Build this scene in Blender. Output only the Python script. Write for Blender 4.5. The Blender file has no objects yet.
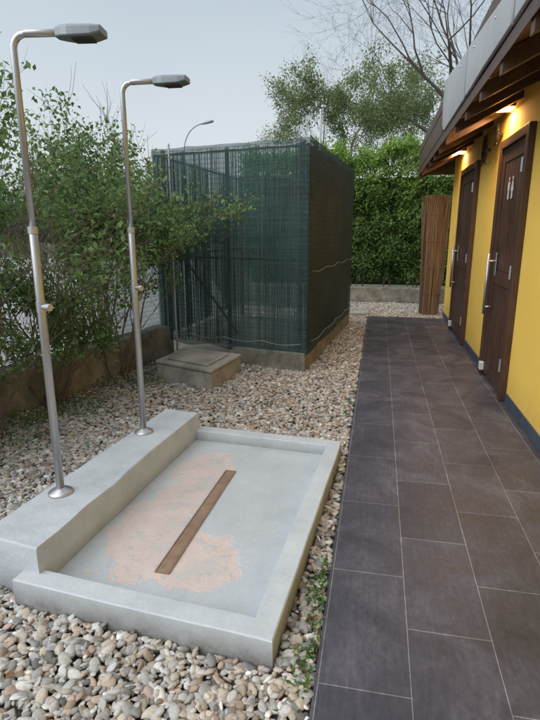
import bpy, math, random
import numpy as np
from mathutils import Vector, Matrix, noise
random.seed(7); rng=np.random.default_rng(7)
scene=bpy.context.scene; col=scene.collection

# ---------------------------------------------------------------- materials
def new_mat(name):
    m=bpy.data.materials.new(name); m.use_nodes=True
    nt=m.node_tree; return m,nt,nt.nodes['Principled BSDF']
def ramp(nt,fac,stops):
    r=nt.nodes.new('ShaderNodeValToRGB'); e=r.color_ramp.elements
    while len(e)<len(stops): e.new(0.5)
    for i,(p,c) in enumerate(stops):
        e[i].position=p; e[i].color=(c[0],c[1],c[2],1)
    nt.links.new(fac,r.inputs[0]); return r.outputs[0]
def noise_n(nt,scale,detail=5,rough=.55,vec=None,dist=0):
    n=nt.nodes.new('ShaderNodeTexNoise'); n.inputs['Scale'].default_value=scale
    n.inputs['Detail'].default_value=detail; n.inputs['Roughness'].default_value=rough
    n.inputs['Distortion'].default_value=dist
    if vec is None:
        tc=nt.nodes.new('ShaderNodeTexCoord'); vec=tc.outputs['Object']
    nt.links.new(vec,n.inputs['Vector']); return n.outputs['Fac']
def mixc(nt,fac,a,b,mode='MIX'):
    m=nt.nodes.new('ShaderNodeMix'); m.data_type='RGBA'; m.blend_type=mode
    for sock,v in ((m.inputs[0],fac),(m.inputs[6],a),(m.inputs[7],b)):
        if isinstance(v,(int,float)): sock.default_value=v
        elif isinstance(v,tuple): sock.default_value=(v[0],v[1],v[2],1)
        else: nt.links.new(v,sock)
    return m.outputs[2]
def math_n(nt,op,a,b=None,c=None,clamp=False):
    m=nt.nodes.new('ShaderNodeMath'); m.operation=op; m.use_clamp=clamp
    for i,v in enumerate((a,b,c)):
        if v is None: continue
        if isinstance(v,(int,float)): m.inputs[i].default_value=v
        else: nt.links.new(v,m.inputs[i])
    return m.outputs[0]
def bump(nt,b,h,strength=.4,dist=.01):
    n=nt.nodes.new('ShaderNodeBump'); n.inputs['Strength'].default_value=strength
    n.inputs['Distance'].default_value=dist
    nt.links.new(h,n.inputs['Height']); nt.links.new(n.outputs[0],b.inputs['Normal'])
def mottled(name,c1,c2,scale=6,rough=.8,bs=.4,bd=.005,fine=60,metal=0,c3=None):
    m,nt,b=new_mat(name)
    f=noise_n(nt,scale,8,.65)
    stops=[(.3,c1),(.7,c2)] if c3 is None else [(.28,c1),(.52,c2),(.72,c3)]
    c=ramp(nt,f,stops)
    f2=noise_n(nt,fine,4,.6)
    c=mixc(nt,.5,c,ramp(nt,f2,[(.3,(.6,.6,.6)),(.7,(1,1,1))]),'MULTIPLY')
    nt.links.new(c,b.inputs['Base Color'])
    b.inputs['Roughness'].default_value=rough; b.inputs['Metallic'].default_value=metal
    bump(nt,b,f2,bs,bd); return m
def attr_mat(name,rough=.8,trans=0.0,spec=.3,bs=0,fine=80):
    m,nt,b=new_mat(name)
    a=nt.nodes.new('ShaderNodeAttribute'); a.attribute_name='col'
    c=a.outputs['Color']
    if bs:
        f=noise_n(nt,fine,5,.65)
        c=mixc(nt,.7,c,ramp(nt,f,[(.3,(.70,.70,.70)),(.7,(1.15,1.15,1.15))]),'MULTIPLY')
        bump(nt,b,f,bs,.003)
    nt.links.new(c,b.inputs['Base Color'])
    b.inputs['Roughness'].default_value=rough
    b.inputs['Specular IOR Level'].default_value=spec
    if trans:
        t=nt.nodes.new('ShaderNodeBsdfTranslucent'); nt.links.new(c,t.inputs[0])
        mx=nt.nodes.new('ShaderNodeMixShader'); mx.inputs[0].default_value=trans
        nt.links.new(b.outputs[0],mx.inputs[1]); nt.links.new(t.outputs[0],mx.inputs[2])
        out=nt.nodes['Material Output']; nt.links.new(mx.outputs[0],out.inputs[0])
    return m

M={}
M['stone']=attr_mat('pebbles',.85,0,.25,.6,90)
M['leaf']=attr_mat('leaves',.55,.45,.35)
M['bark']=mottled('bark',(.12,.09,.065),(.23,.18,.14),14,.9)
M['bark_grey']=mottled('grey_bark',(.075,.062,.055),(.13,.11,.095),14,.9)
M['soil']=mottled('soil_under_gravel',(.13,.115,.095),(.22,.20,.17),3,.95,.6,.01,70)
M['asphalt']=mottled('pale_asphalt',(.32,.32,.32),(.40,.40,.39),1.5,.9)
M['grass']=mottled('rough_ground',(.07,.09,.04),(.14,.14,.09),.4,.95)
M['conc']=mottled('weathered_concrete',(.21,.20,.175),(.40,.38,.34),4,.9,.7,.008,50,c3=(.52,.50,.46))
M['conc_mossy']=mottled('mossy_concrete',(.10,.11,.07),(.26,.24,.20),5,.95,.8,.01,45,c3=(.40,.37,.32))
M['steel']=mottled('brushed_steel',(.52,.52,.535),(.60,.60,.615),3,.40,.05,.001,200,.85)
M['steel_head']=mottled('grey_shower_head',(.22,.25,.27),(.28,.31,.33),3,.4,.05,.001,200,.5)
M['wood']=mottled('dark_brown_wood',(.055,.026,.017),(.105,.052,.034),5,.5,.3,.003,70)
M['wood_soffit']=mottled('soffit_boards',(.13,.065,.038),(.24,.13,.075),4,.55,.3,.003,60)
M['metal_grey']=mottled('grey_sheet_metal',(.34,.35,.36),(.44,.45,.46),2,.45,.1,.002,120,.15)
M['skirt']=mottled('blue_grey_skirting',(.05,.065,.09),(.08,.10,.13),5,.6)
M['rope']=mottled('pale_cord',(.4,.4,.38),(.55,.55,.5),8,.8)
M['green_wire']=mottled('green_wire',(.04,.10,.07),(.06,.15,.10),8,.6)
M['white']=mottled('white_enamel',(.7,.7,.68),(.78,.78,.76),8,.4,.05)
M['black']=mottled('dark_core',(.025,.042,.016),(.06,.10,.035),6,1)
M['iron']=mottled('dark_iron',(.015,.014,.014),(.035,.032,.03),10,.6)
M['rust']=mottled('rusty_brown',(.07,.045,.03),(.14,.09,.06),10,.8)

def plaster():
    m,nt,b=new_mat('yellow_plaster')
    tc=nt.nodes.new('ShaderNodeTexCoord'); f=noise_n(nt,1.6,6,.6)
    c=ramp(nt,f,[(.3,(.92,.58,.095)),(.7,(.97,.655,.13))])
    s=nt.nodes.new('ShaderNodeSeparateXYZ'); nt.links.new(tc.outputs['Object'],s.inputs[0])
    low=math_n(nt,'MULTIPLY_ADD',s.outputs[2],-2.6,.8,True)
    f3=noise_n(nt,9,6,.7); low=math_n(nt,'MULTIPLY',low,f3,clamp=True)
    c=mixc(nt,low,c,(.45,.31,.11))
    nt.links.new(c,b.inputs['Base Color']); b.inputs['Roughness'].default_value=.85
    bump(nt,b,noise_n(nt,160,5,.7),.35,.003); return m
M['yellow']=plaster()

def tile_mat():
    m,nt,b=new_mat('charcoal_tiles')
    tc=nt.nodes.new('ShaderNodeTexCoord')
    s=nt.nodes.new('ShaderNodeSeparateXYZ'); nt.links.new(tc.outputs['Object'],s.inputs[0])
    cx=nt.nodes.new('ShaderNodeCombineXYZ')
    nt.links.new(math_n(nt,'ADD',s.outputs[1],-1.41+6.1+.305),cx.inputs[0])
    nt.links.new(math_n(nt,'ADD',s.outputs[0],.128+.6),cx.inputs[1])
    br=nt.nodes.new('ShaderNodeTexBrick'); nt.links.new(cx.outputs[0],br.inputs['Vector'])
    br.offset=.5; br.inputs['Scale'].default_value=1
    br.inputs['Brick Width'].default_value=.61; br.inputs['Row Height'].default_value=.3
    br.inputs['Mortar Size'].default_value=.0015; br.inputs['Mortar Smooth'].default_value=.1
    br.inputs['Bias'].default_value=0
    br.inputs['Color1'].default_value=(.060,.061,.078,1); br.inputs['Color2'].default_value=(.082,.081,.101,1)
    br.inputs['Mortar'].default_value=(.29,.28,.27,1)
    f=noise_n(nt,3.2,8,.7,cx.outputs[0],.6)
    blot=ramp(nt,f,[(.30,(.55,.54,.57)),(.5,(.95,.93,.97)),(.7,(1.7,1.62,1.62))])
    c=mixc(nt,.95,br.outputs['Color'],blot,'MULTIPLY')
    mp_=nt.nodes.new('ShaderNodeMapping'); mp_.inputs['Scale'].default_value=(1,7,1); nt.links.new(cx.outputs[0],mp_.inputs[0])
    fs=noise_n(nt,9,6,.7,mp_.outputs[0])
    c=mixc(nt,.55,c,ramp(nt,fs,[(.35,(.72,.72,.72)),(.7,(1.4,1.36,1.34))]),'MULTIPLY')
    f2=noise_n(nt,38,6,.7,cx.outputs[0])
    c=mixc(nt,.6,c,ramp(nt,f2,[(.35,(.75,.75,.75)),(.7,(1.3,1.3,1.3))]),'MULTIPLY')
    dst=ramp(nt,noise_n(nt,420,2,.5,cx.outputs[0]),[(.68,(0,0,0)),(.74,(1,1,1))])
    c=mixc(nt,math_n(nt,'MULTIPLY',dst,.3),c,(.26,.24,.22))
    nt.links.new(c,b.inputs['Base Color'])
    r=ramp(nt,f,[(.3,(.34,)*3),(.7,(.56,)*3)]); nt.links.new(r,b.inputs['Roughness'])
    b.inputs['Specular IOR Level'].default_value=.45
    h=math_n(nt,'MULTIPLY_ADD',br.outputs['Fac'],-1.0,math_n(nt,'MULTIPLY',f2,.25))
    bump(nt,b,h,.4,.003); return m
M['tile']=tile_mat()

def tray_mat(peel=True):
    m,nt,b=new_mat('pale_paint_peeling' if peel else 'pale_paint_rough')
    tc=nt.nodes.new('ShaderNodeTexCoord'); O=tc.outputs['Object']
    f=noise_n(nt,5,7,.65,O); f2=noise_n(nt,70,5,.7,O)
    c=ramp(nt,f,[(.3,(.44,.475,.51)),(.5,(.51,.55,.585)),(.7,(.57,.61,.64))])
    c=mixc(nt,.4,c,ramp(nt,f2,[(.3,(.82,.82,.81)),(.65,(1.05,1.05,1.05))]),'MULTIPLY')
    s=nt.nodes.new('ShaderNodeSeparateXYZ'); nt.links.new(O,s.inputs[0])
    g=nt.nodes.new('ShaderNodeNewGeometry'); sg=nt.nodes.new('ShaderNodeSeparateXYZ'); nt.links.new(g.outputs['Normal'],sg.inputs[0])
    if peel:
        def ell(cx,cy,rx,ry):
            a=math_n(nt,'DIVIDE',math_n(nt,'SUBTRACT',s.outputs[0],cx),rx)
            d=math_n(nt,'DIVIDE',math_n(nt,'SUBTRACT',s.outputs[1],cy),ry)
            return math_n(nt,'SQRT',math_n(nt,'ADD',math_n(nt,'MULTIPLY',a,a),math_n(nt,'MULTIPLY',d,d)))
        e=math_n(nt,'MINIMUM',ell(-.84,1.92,.36,.24),ell(-.985,2.62,.20,.48))
        e=math_n(nt,'MINIMUM',e,ell(-1.06,2.10,.18,.34))
        nn=noise_n(nt,5,9,.60,O,.2)
        e=math_n(nt,'MULTIPLY_ADD',nn,1.9,math_n(nt,'SUBTRACT',e,.95))
        mask=ramp(nt,e,[(.88,(.92,.92,.92)),(.925,(0,0,0))])
        pf=noise_n(nt,5,8,.65,O)
        pc=ramp(nt,pf,[(.34,(.53,.50,.475)),(.46,(.62,.51,.47)),(.58,(.66,.545,.50)),(.72,(.61,.59,.57))])
        pc=mixc(nt,.35,pc,ramp(nt,f2,[(.3,(.78,.78,.78)),(.65,(1.1,1.1,1.1))]),'MULTIPLY')
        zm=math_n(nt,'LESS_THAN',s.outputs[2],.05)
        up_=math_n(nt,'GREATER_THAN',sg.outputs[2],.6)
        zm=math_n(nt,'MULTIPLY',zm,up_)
        c=mixc(nt,math_n(nt,'MULTIPLY',zm,.35),c,(.41,.445,.47))  # floor tinted darker than the rim, ambient shade painted into the colour
        mask=math_n(nt,'MULTIPLY',mask,zm)
        # small islands of paint left inside the worn area
        isl=ramp(nt,noise_n(nt,16,6,.7,O),[(.58,(1,1,1)),(.62,(.25,.25,.25))])
        mask=math_n(nt,'MULTIPLY',mask,isl)
        rim_=ramp(nt,e,[(.87,(0,0,0)),(.91,(1,1,1)),(.96,(0,0,0))])
        c=mixc(nt,mask,c,pc)
        c=mixc(nt,math_n(nt,'MULTIPLY',math_n(nt,'MULTIPLY',rim_,zm),.4),c,(.66,.66,.65))
        d=ramp(nt,noise_n(nt,2.6,8,.7,O,.8),[(.50,(0,0,0)),(.66,(1,1,1))])
        d=math_n(nt,'MULTIPLY',math_n(nt,'MULTIPLY',d,zm),.38)
        c=mixc(nt,d,c,(.37,.375,.36))
        sp=ramp(nt,noise_n(nt,75,3,.6,O),[(.67,(0,0,0)),(.71,(1,1,1))])
        c=mixc(nt,math_n(nt,'MULTIPLY',math_n(nt,'MULTIPLY',sp,zm),.3),c,(.24,.21,.17))
        bump(nt,b,math_n(nt,'MULTIPLY_ADD',mask,-1.2,f2),.5,.003)
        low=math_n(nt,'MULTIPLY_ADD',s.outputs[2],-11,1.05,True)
        low=math_n(nt,'MULTIPLY',low,math_n(nt,'LESS_THAN',sg.outputs[2],.35))  # steep faces darken downward: painted corner occlusion along with dirt
    else:
        st=ramp(nt,noise_n(nt,3.5,9,.75,O,.5),[(.52,(0,0,0)),(.70,(1,1,1))])
        c=mixc(nt,math_n(nt,'MULTIPLY',st,.3),c,(.37,.385,.395))
        bump(nt,b,math_n(nt,'MULTIPLY_ADD',noise_n(nt,14,4,.6,O),2.0,f2),.5,.005)
        low=math_n(nt,'MULTIPLY_ADD',s.outputs[2],-7,.7,True)
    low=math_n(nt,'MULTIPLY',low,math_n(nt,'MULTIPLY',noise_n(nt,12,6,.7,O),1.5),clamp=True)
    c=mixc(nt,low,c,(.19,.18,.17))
    nt.links.new(c,b.inputs['Base Color']); b.inputs['Roughness'].default_value=.72
    return m
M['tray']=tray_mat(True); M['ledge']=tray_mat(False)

def net_mat(name,colr,base_a,line,trans=.3,hv=.35):
    m,nt,b=new_mat(name)
    tc=nt.nodes.new('ShaderNodeTexCoord'); O=tc.outputs['Object']
    s=nt.nodes.new('ShaderNodeSeparateXYZ'); nt.links.new(O,s.inputs[0])
    mp_=nt.nodes.new('ShaderNodeMapping'); mp_.inputs['Scale'].default_value=(22,22,.6); nt.links.new(O,mp_.inputs[0])
    f=noise_n(nt,1.3,5,.6,O); fv=noise_n(nt,5,4,.7,mp_.outputs[0])
    mp2=nt.nodes.new('ShaderNodeMapping'); mp2.inputs['Scale'].default_value=(.6,.6,30); nt.links.new(O,mp2.inputs[0])
    fh=noise_n(nt,3,4,.7,mp2.outputs[0])
    w=math_n(nt,'SINE',math_n(nt,'MULTIPLY',s.outputs[2],line))
    w=math_n(nt,'MULTIPLY_ADD',w,.5,.5); w=math_n(nt,'POWER',w,6)
    al=math_n(nt,'MULTIPLY_ADD',w,.16,base_a)
    al=math_n(nt,'ADD',al,math_n(nt,'MULTIPLY_ADD',f,.45,-.225))
    al=math_n(nt,'ADD',al,math_n(nt,'MULTIPLY_ADD',fh,hv,-hv/2),clamp=True)
    c=mixc(nt,f,tuple(x*.7 for x in colr),tuple(x*1.35 for x in colr))
    c=mixc(nt,.55,c,ramp(nt,fv,[(.38,(.5,.52,.52)),(.62,(1.3,1.3,1.3))]),'MULTIPLY')
    c=mixc(nt,.6,c,ramp(nt,fh,[(.35,(.5,.5,.5)),(.65,(1.4,1.4,1.4))]),'MULTIPLY')
    nt.links.new(c,b.inputs['Base Color']); b.inputs['Roughness'].default_value=.6
    t=nt.nodes.new('ShaderNodeBsdfTranslucent'); nt.links.new(c,t.inputs[0])
    mx=nt.nodes.new('ShaderNodeMixShader'); mx.inputs[0].default_value=trans
    nt.links.new(b.outputs[0],mx.inputs[1]); nt.links.new(t.outputs[0],mx.inputs[2])
    tr=nt.nodes.new('ShaderNodeBsdfTransparent'); m2=nt.nodes.new('ShaderNodeMixShader')
    nt.links.new(al,m2.inputs[0]); nt.links.new(tr.outputs[0],m2.inputs[1]); nt.links.new(mx.outputs[0],m2.inputs[2])
    nt.links.new(m2.outputs[0],nt.nodes['Material Output'].inputs[0])
    return m
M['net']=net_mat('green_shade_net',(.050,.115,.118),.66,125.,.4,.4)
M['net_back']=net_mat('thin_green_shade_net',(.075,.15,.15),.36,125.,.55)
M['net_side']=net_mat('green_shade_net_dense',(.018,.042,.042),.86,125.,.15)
M['net_thin']=net_mat('thin_green_net',(.08,.17,.15),.52,125.,.5,.1)
def emis(name,c,s):
    m,nt,b=new_mat(name); b.inputs['Emission Color'].default_value=(*c,1); b.inputs['Emission Strength'].default_value=s
    b.inputs['Base Color'].default_value=(*c,1); return m
M['glow']=emis('warm_lamp_glow',(1,.60,.26),10)

# ---------------------------------------------------------------- geometry helpers
def link(o,parent=None,label=None,cat=None,group=None,kind=None):
    col.objects.link(o)
    if parent is not None: o.parent=parent
    if label: o['label']=label
    if cat: o['category']=cat
    if group: o['group']=group
    if kind: o['kind']=kind
    return o
def meshobj(name,v,f,mat,smooth=False,**k):
    me=bpy.data.meshes.new(name); me.from_pydata([tuple(x) for x in v],[],f)
    if smooth: me.polygons.foreach_set('use_smooth',[True]*len(me.polygons))
    me.materials.append(mat); me.update()
    return link(bpy.data.objects.new(name,me),**k)
def empty(name,loc,**k):
    o=bpy.data.objects.new(name,None); o.location=loc; o.empty_display_size=.1
    return link(o,**k)
def inv(o,parent):
    bpy.context.view_layer.update()
    o.matrix_parent_inverse=parent.matrix_world.inverted()
def bevel(o,w,seg=2):
    b=o.modifiers.new('b','BEVEL'); b.width=w; b.segments=seg; b.limit_method='ANGLE'; return o
def geo_box(x0,x1,y0,y1,z0,z1):
    v=[(x0,y0,z0),(x1,y0,z0),(x1,y1,z0),(x0,y1,z0),(x0,y0,z1),(x1,y0,z1),(x1,y1,z1),(x0,y1,z1)]
    f=[(0,3,2,1),(4,5,6,7),(0,1,5,4),(1,2,6,5),(2,3,7,6),(3,0,4,7)]
    return v,f
def geo_prism(poly,z0,z1):
    n=len(poly); v=[(p[0],p[1],z0) for p in poly]+[(p[0],p[1],z1) for p in poly]
    f=[tuple(range(n-1,-1,-1)),tuple(range(n,2*n))]+[(i,(i+1)%n,(i+1)%n+n,i+n) for i in range(n)]
    return v,f
def merge(gs):
    V=[];F=[]
    for v,f in gs:
        k=len(V); V+=list(v); F+=[tuple(i+k for i in q) for q in f]
    return V,F
def geo_tube(polys,sides=6,cap=True):
    V=[];F=[]
    for pl in polys:
        k=len(V); n=len(pl)
        pts=[Vector(p) for p,_ in pl]
        ref=Vector((0,0,1))
        d0=(pts[-1]-pts[0]).normalized()
        if abs(d0.z)>.9: ref=Vector((1,0,0))
        for i,(p,r) in enumerate(pl):
            d=(pts[min(i+1,n-1)]-pts[max(i-1,0)])
            if d.length<1e-9: d=Vector((0,0,1))
            d.normalize()
            a=d.cross(ref)
            if a.length<1e-3: a=d.cross(Vector((0,1,0)))
            a.normalize(); b=d.cross(a)
            for s in range(sides):
                t=2*math.pi*s/sides
                V.append(pts[i]+a*(math.cos(t)*r)+b*(math.sin(t)*r))
        for i in range(n-1):
            for s in range(sides):
                s2=(s+1)%sides
                F.append((k+i*sides+s,k+i*sides+s2,k+(i+1)*sides+s2,k+(i+1)*sides+s))
        if cap:
            F.append(tuple(k+s for s in range(sides))[::-1]); F.append(tuple(k+(n-1)*sides+s for s in range(sides)))
    return V,F
def fast_mesh(name,V,F,colr,mat,smooth,**k):
    me=bpy.data.meshes.new(name); q=F.shape[1]
    me.vertices.add(len(V)); me.vertices.foreach_set('co',V.astype(np.float32).ravel())
    me.loops.add(F.size); me.loops.foreach_set('vertex_index',F.astype(np.int32).ravel())
    me.polygons.add(len(F)); me.polygons.foreach_set('loop_start',np.arange(0,F.size,q,dtype=np.int32))
    me.polygons.foreach_set('loop_total',np.full(len(F),q,dtype=np.int32))
    me.update(calc_edges=True)
    me.polygons.foreach_set('use_smooth',np.full(len(F),smooth))
    if colr is not None:
        a=me.attributes.new('col','FLOAT_COLOR','POINT')
        cc=np.ones((len(V),4),np.float32); cc[:,:3]=colr; a.data.foreach_set('color',cc.ravel())
    me.materials.append(mat); me.validate(); me.update()
    return link(bpy.data.objects.new(name,me),**k)
def leaf_arrays(P,size,pal,wid=.5,up=.4,var=.25,tint=None):
    n=len(P); P=np.asarray(P,float)
    d=rng.normal(size=(n,3)); d[:,2]-=.15; d/=np.linalg.norm(d,axis=1)[:,None]
    nn=rng.normal(size=(n,3)); nn[:,2]+=up*3
    s=np.cross(d,nn); s/=np.linalg.norm(s,axis=1)[:,None]+1e-9
    nn=np.cross(s,d)
    L=(size*rng.uniform(.6,1.25,n))[:,None]
    fold=.12
    v0=P; v1=P+d*L*.5+s*L*wid*.5+nn*L*fold; v2=P+d*L; v3=P+d*L*.5-s*L*wid*.5+nn*L*fold
    V=np.stack([v0,v1,v2,v3],1).reshape(-1,3)
    F=np.arange(4*n).reshape(n,4)
    pal=np.array(pal); c=pal[rng.integers(0,len(pal),n)]*rng.uniform(1-var,1+var,(n,1))
    if tint is not None: c=c*tint
    return V,F,np.repeat(c,4,axis=0)
def leaves(name,P,size,pal,wid=.5,tint=None,**k):
    V,F,c=leaf_arrays(P,size,pal,wid,tint=tint)
    return fast_mesh(name,V,F,c,M['leaf'],False,**k)

def grow(p,d,L,r,depth,maxd,out,tips,wander=.25,kids=(3,4),up=.05,ratio=.68,spread=.75):
    n=5; pl=[(tuple(p),r)]; q=Vector(p); dd=Vector(d).normalized(); pts=[]
    for i in range(n):
        dd=(dd+Vector((random.gauss(0,1),random.gauss(0,1),random.gauss(0,1)))*wander*.4+Vector((0,0,up))).normalized()
        q=q+dd*(L/n); rr=r*(1-.55*(i+1)/n); pl.append((tuple(q),rr)); pts.append((q.copy(),dd.copy(),rr))
    out.append(pl)
    if depth>=maxd:
        for a,b,c in pts: tips.append(a)
        return
    if depth==maxd-1:
        for a,b,c in pts[2:]: tips.append(a)
    k=random.randint(*kids)
    for j in range(k):
        i=random.choice([2,3,4,4])
        a,b,c=pts[i] if j else pts[-1]
        perp=Vector((random.gauss(0,1),random.gauss(0,1),random.gauss(0,.7)))
        nd=(b+perp.normalized()*spread*(random.uniform(.5,1.1) if j else .35)).normalized()
        grow(a,nd,L*ratio*random.uniform(.75,1.15),max(c*.72,.0022),depth+1,maxd,out,tips,wander,kids,up,ratio,spread)

# ---------------------------------------------------------------- ground
meshobj('ground',[(-300,-60,-.09),(300,-60,-.09),(300,400,-.09),(-300,400,-.09)],[(0,1,2,3)],M['grass'],kind='structure')
meshobj('gravel_bed',[(-3.4,-1,-.035),(-.1,-1,-.035),(1.3,9.1,-.035),(1.6,11.0,-.035),(-2.6,11.0,-.035)],[(0,1,2,3,4)],M['soil'],kind='structure')
meshobj('parking_lot',[(-60,-20,-.075),(-3.15,-20,-.075),(-3.15,2,-.075),(-2.5,6,-.075),(-2.4,8.8,-.075),(-9,26,-.075),(-60,26,-.075)],[(0,1,2,3,4,5,6)],M['asphalt'],kind='structure')
v,f=geo_box(-.14,1.14,-1.2,9.1,-.1,0)
meshobj('tiled_path',v,f,M['tile'],kind='structure')

# ---------------------------------------------------------------- shower tray
A=Vector((-1.37,1.56,0));B=Vector((-.29,1.45,0));C=Vector((-.18,3.24,0));Dq=Vector((-1.24,3.31,0))
def Q(s,t): return (A*(1-s)+B*s)*(1-t)+(Dq*(1-s)+C*s)*t
def ring(s0,s1,t0,t1,z): return [Vector((*Q(s,t).xy,z)) for s,t in ((s0,t0),(s1,t0),(s1,t1),(s0,t1))]
def jit(p,a=.004,sc=3.):
    n=noise.noise_vector(Vector(p)*sc); return Vector(p)+n*a
nseg=14
def dense(r):
    out=[]
    for i in range(4):
        for k in range(nseg): out.append(jit(r[i].lerp(r[(i+1)%4],k/nseg),.005))
    return out
rings=[dense(r) for r in (ring(0,1,0,1,-.08),ring(0,1,0,1,.091),ring(.0045,.9955,.003,.997,.096),ring(.046,.920,.050,.950,.096),ring(.049,.916,.053,.947,.092),ring(.051,.911,.056,.944,.028))]
V=[p for r in rings for p in r];n4=4*nseg;F=[]
for i in range(len(rings)-1):
    for k in range(n4):
        k2=(k+1)%n4; F.append((i*n4+k,i*n4+k2,(i+1)*n4+k2,(i+1)*n4+k))
F.append(tuple((len(rings)-1)*n4+k for k in range(n4)))
tray=empty('shower_tray',(-.8,2.4,0),label='pale painted concrete shower tray with peeling floor on gravel',cat='shower tray')
def child(o,p,label=None):
    o.parent=p; inv(o,p)
    if label: o['label']=label
    return o
def ch(name,v,f,mat,p,smooth=False,label=None):
    return child(meshobj(name,v,f,mat,smooth),p,label)
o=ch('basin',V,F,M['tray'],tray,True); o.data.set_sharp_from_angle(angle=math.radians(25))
LB=[Vector((-1.59,1.66,0)),Vector((-1.290,1.615,0)),Vector((-1.183,3.27,0)),Vector((-1.435,3.31,0))]
def dense2(r,n):
    out=[]
    for i in range(4):
        for k in range(n): out.append(r[i].lerp(r[(i+1)%4],k/n))
    return out
rs=[]
cen=sum(LB,Vector())/4
LZ=.21
for z,ins in ((-.08,-.004),(.10,-.003),(LZ-.014,0),(LZ-.005,.003),(LZ,.010)):
    rs.append([jit(Vector((*(p+(cen-p).normalized()*ins).xy,z)),.009,4) for p in dense2(LB,24)])
V=[p for r in rs for p in r];n4=96;F=[]
for i in range(len(rs)-1):
    for k in range(n4):
        k2=(k+1)%n4; F.append((i*n4+k,i*n4+k2,(i+1)*n4+k2,(i+1)*n4+k))
F.append(tuple(4*n4+k for k in range(n4)))
o=ch('ledge',V,F,M['ledge'],tray,True); o.data.set_sharp_from_angle(angle=math.radians(28))
g0=Vector((-.874,1.80,0));g1=Vector((-.848,2.79,0));gd=(g1-g0).normalized();gp=Vector((gd.y,-gd.x,0));gl=(g1-g0).length
def gbox(a,b,l0,l1,z0,z1):
    poly=[g0+gp*a+gd*l0,g0+gp*b+gd*l0,g0+gp*b+gd*l1,g0+gp*a+gd*l1]; return geo_prism(poly,z0-.012,z1-.012)
gs=[gbox(0,.006,0,gl,.03,.048),gbox(.060,.066,0,gl,.03,.048),gbox(.006,.060,0,.006,.03,.048),gbox(.006,.060,gl-.006,gl,.03,.048),gbox(.008,.058,.008,gl-.008,.03,.0465)]
m_gr=mottled('tan_brown_drain_strip',(.23,.145,.10),(.36,.245,.17),14,.6,.3,.002,90)
v,f=merge(gs); ch('drain_grate',v,f,m_gr,tray)
v,f=gbox(.006,.060,.006,gl-.006,.02,.0435); ch('drain_channel',v,f,M['wood'],tray)

# ---------------------------------------------------------------- outdoor showers
def outdoor_shower(base,az,top,headlen=.19):
    x,y,z=base; root=empty('outdoor_shower',base,label='stainless steel outdoor shower pole standing on concrete ledge',cat='outdoor shower',group='outdoor showers on the ledge')
    dx=Vector((math.cos(az),math.sin(az),0)); b=Vector(base)
    R=.055; pl=[]
    up=Vector((0,0,1))
    v,f=geo_tube([[(b+up*0,.0188),(b+up*(1.24),.0188),(b+up*1.245,.016)]],20)
    ch('lower_pole',v,f,M['steel'],root,True)
    zt=top-b.z
    pl=[(b+up*1.24,.0138),(b+up*(zt-R),.0138)]
    for i in range(1,9):
        a=math.pi/2*i/8; pl.append((b+up*(zt-R+R*math.sin(a))+dx*(R*(1-math.cos(a))),.0138))
    pl.append((b+up*zt+dx*.20,.0138))
    v,f=geo_tube([pl],20); ch('upper_pole',v,f,M['steel'],root,True)
    v,f=merge([geo_tube([[(b+up*0,.060),(b+up*.006,.060),(b+up*.014,.05),(b+up*.024,.028),(b+up*.030,.020)]],28)])
    ch('base_flange',v,f,M['steel'],root,True)
    v,f=geo_tube([[(b+up*1.225,.0222),(b+up*1.255,.0222)]],20); ch('collar',v,f,M['steel'],root,False)
    vd=(dx*.9+Vector((0,-.45,0))).normalized(); c=b+up*.91
    v,f=merge([geo_tube([[(c-vd*.0,.013),(c+vd*.040,.013)]],16),geo_tube([[(c+vd*.040,.017),(c+vd*.060,.017),(c+vd*.064,.014)]],16),
               geo_tube([[(c+up*-.025,.0212),(c+up*.025,.0212)]],20)])
    ch('valve_knob',v,f,M['steel'],root,False)
    py=Vector((-dx.y,dx.x,0)); h0=b+up*(zt)+dx*.18
    secs=[(0,.020,.017,.0),(.03,.036,.020,.0),(.06,.046,.021,-.002),(.15,.048,.019,-.002),(headlen,.044,.013,.002)]
    V=[];F=[]
    for (l,w,t,oz) in secs:
        c=h0+dx*l+up*oz
        for s,tt in ((-1,-1),(-.75,-1.15),(.75,-1.15),(1,-1),(1,.7),(.75,1),(-.75,1),(-1,.7)):
            V.append(c+py*(s*w)+up*(tt*t))
    for i in range(len(secs)-1):
        for k in range(8): F.append((i*8+k,i*8+(k+1)%8,(i+1)*8+(k+1)%8,(i+1)*8+k))
    F.append(tuple(range(8))[::-1]); F.append(tuple((len(secs)-1)*8+k for k in range(8)))
    o=ch('shower_head',V,F,M['steel_head'],root,False); bevel(o,.004,2)
    v,f=geo_prism([h0+dx*.07+py*.03,h0+dx*.07-py*.03,h0+dx*.15-py*.03,h0+dx*.15+py*.03],zt+b.z-.031,zt+b.z-.024)
    ch('spray_plate',v,f,M['iron'],root)
outdoor_shower((-1.46,2.05,.209),math.radians(8),2.20)
outdoor_shower((-1.403,2.86,.209),math.radians(2),2.22)

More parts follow.
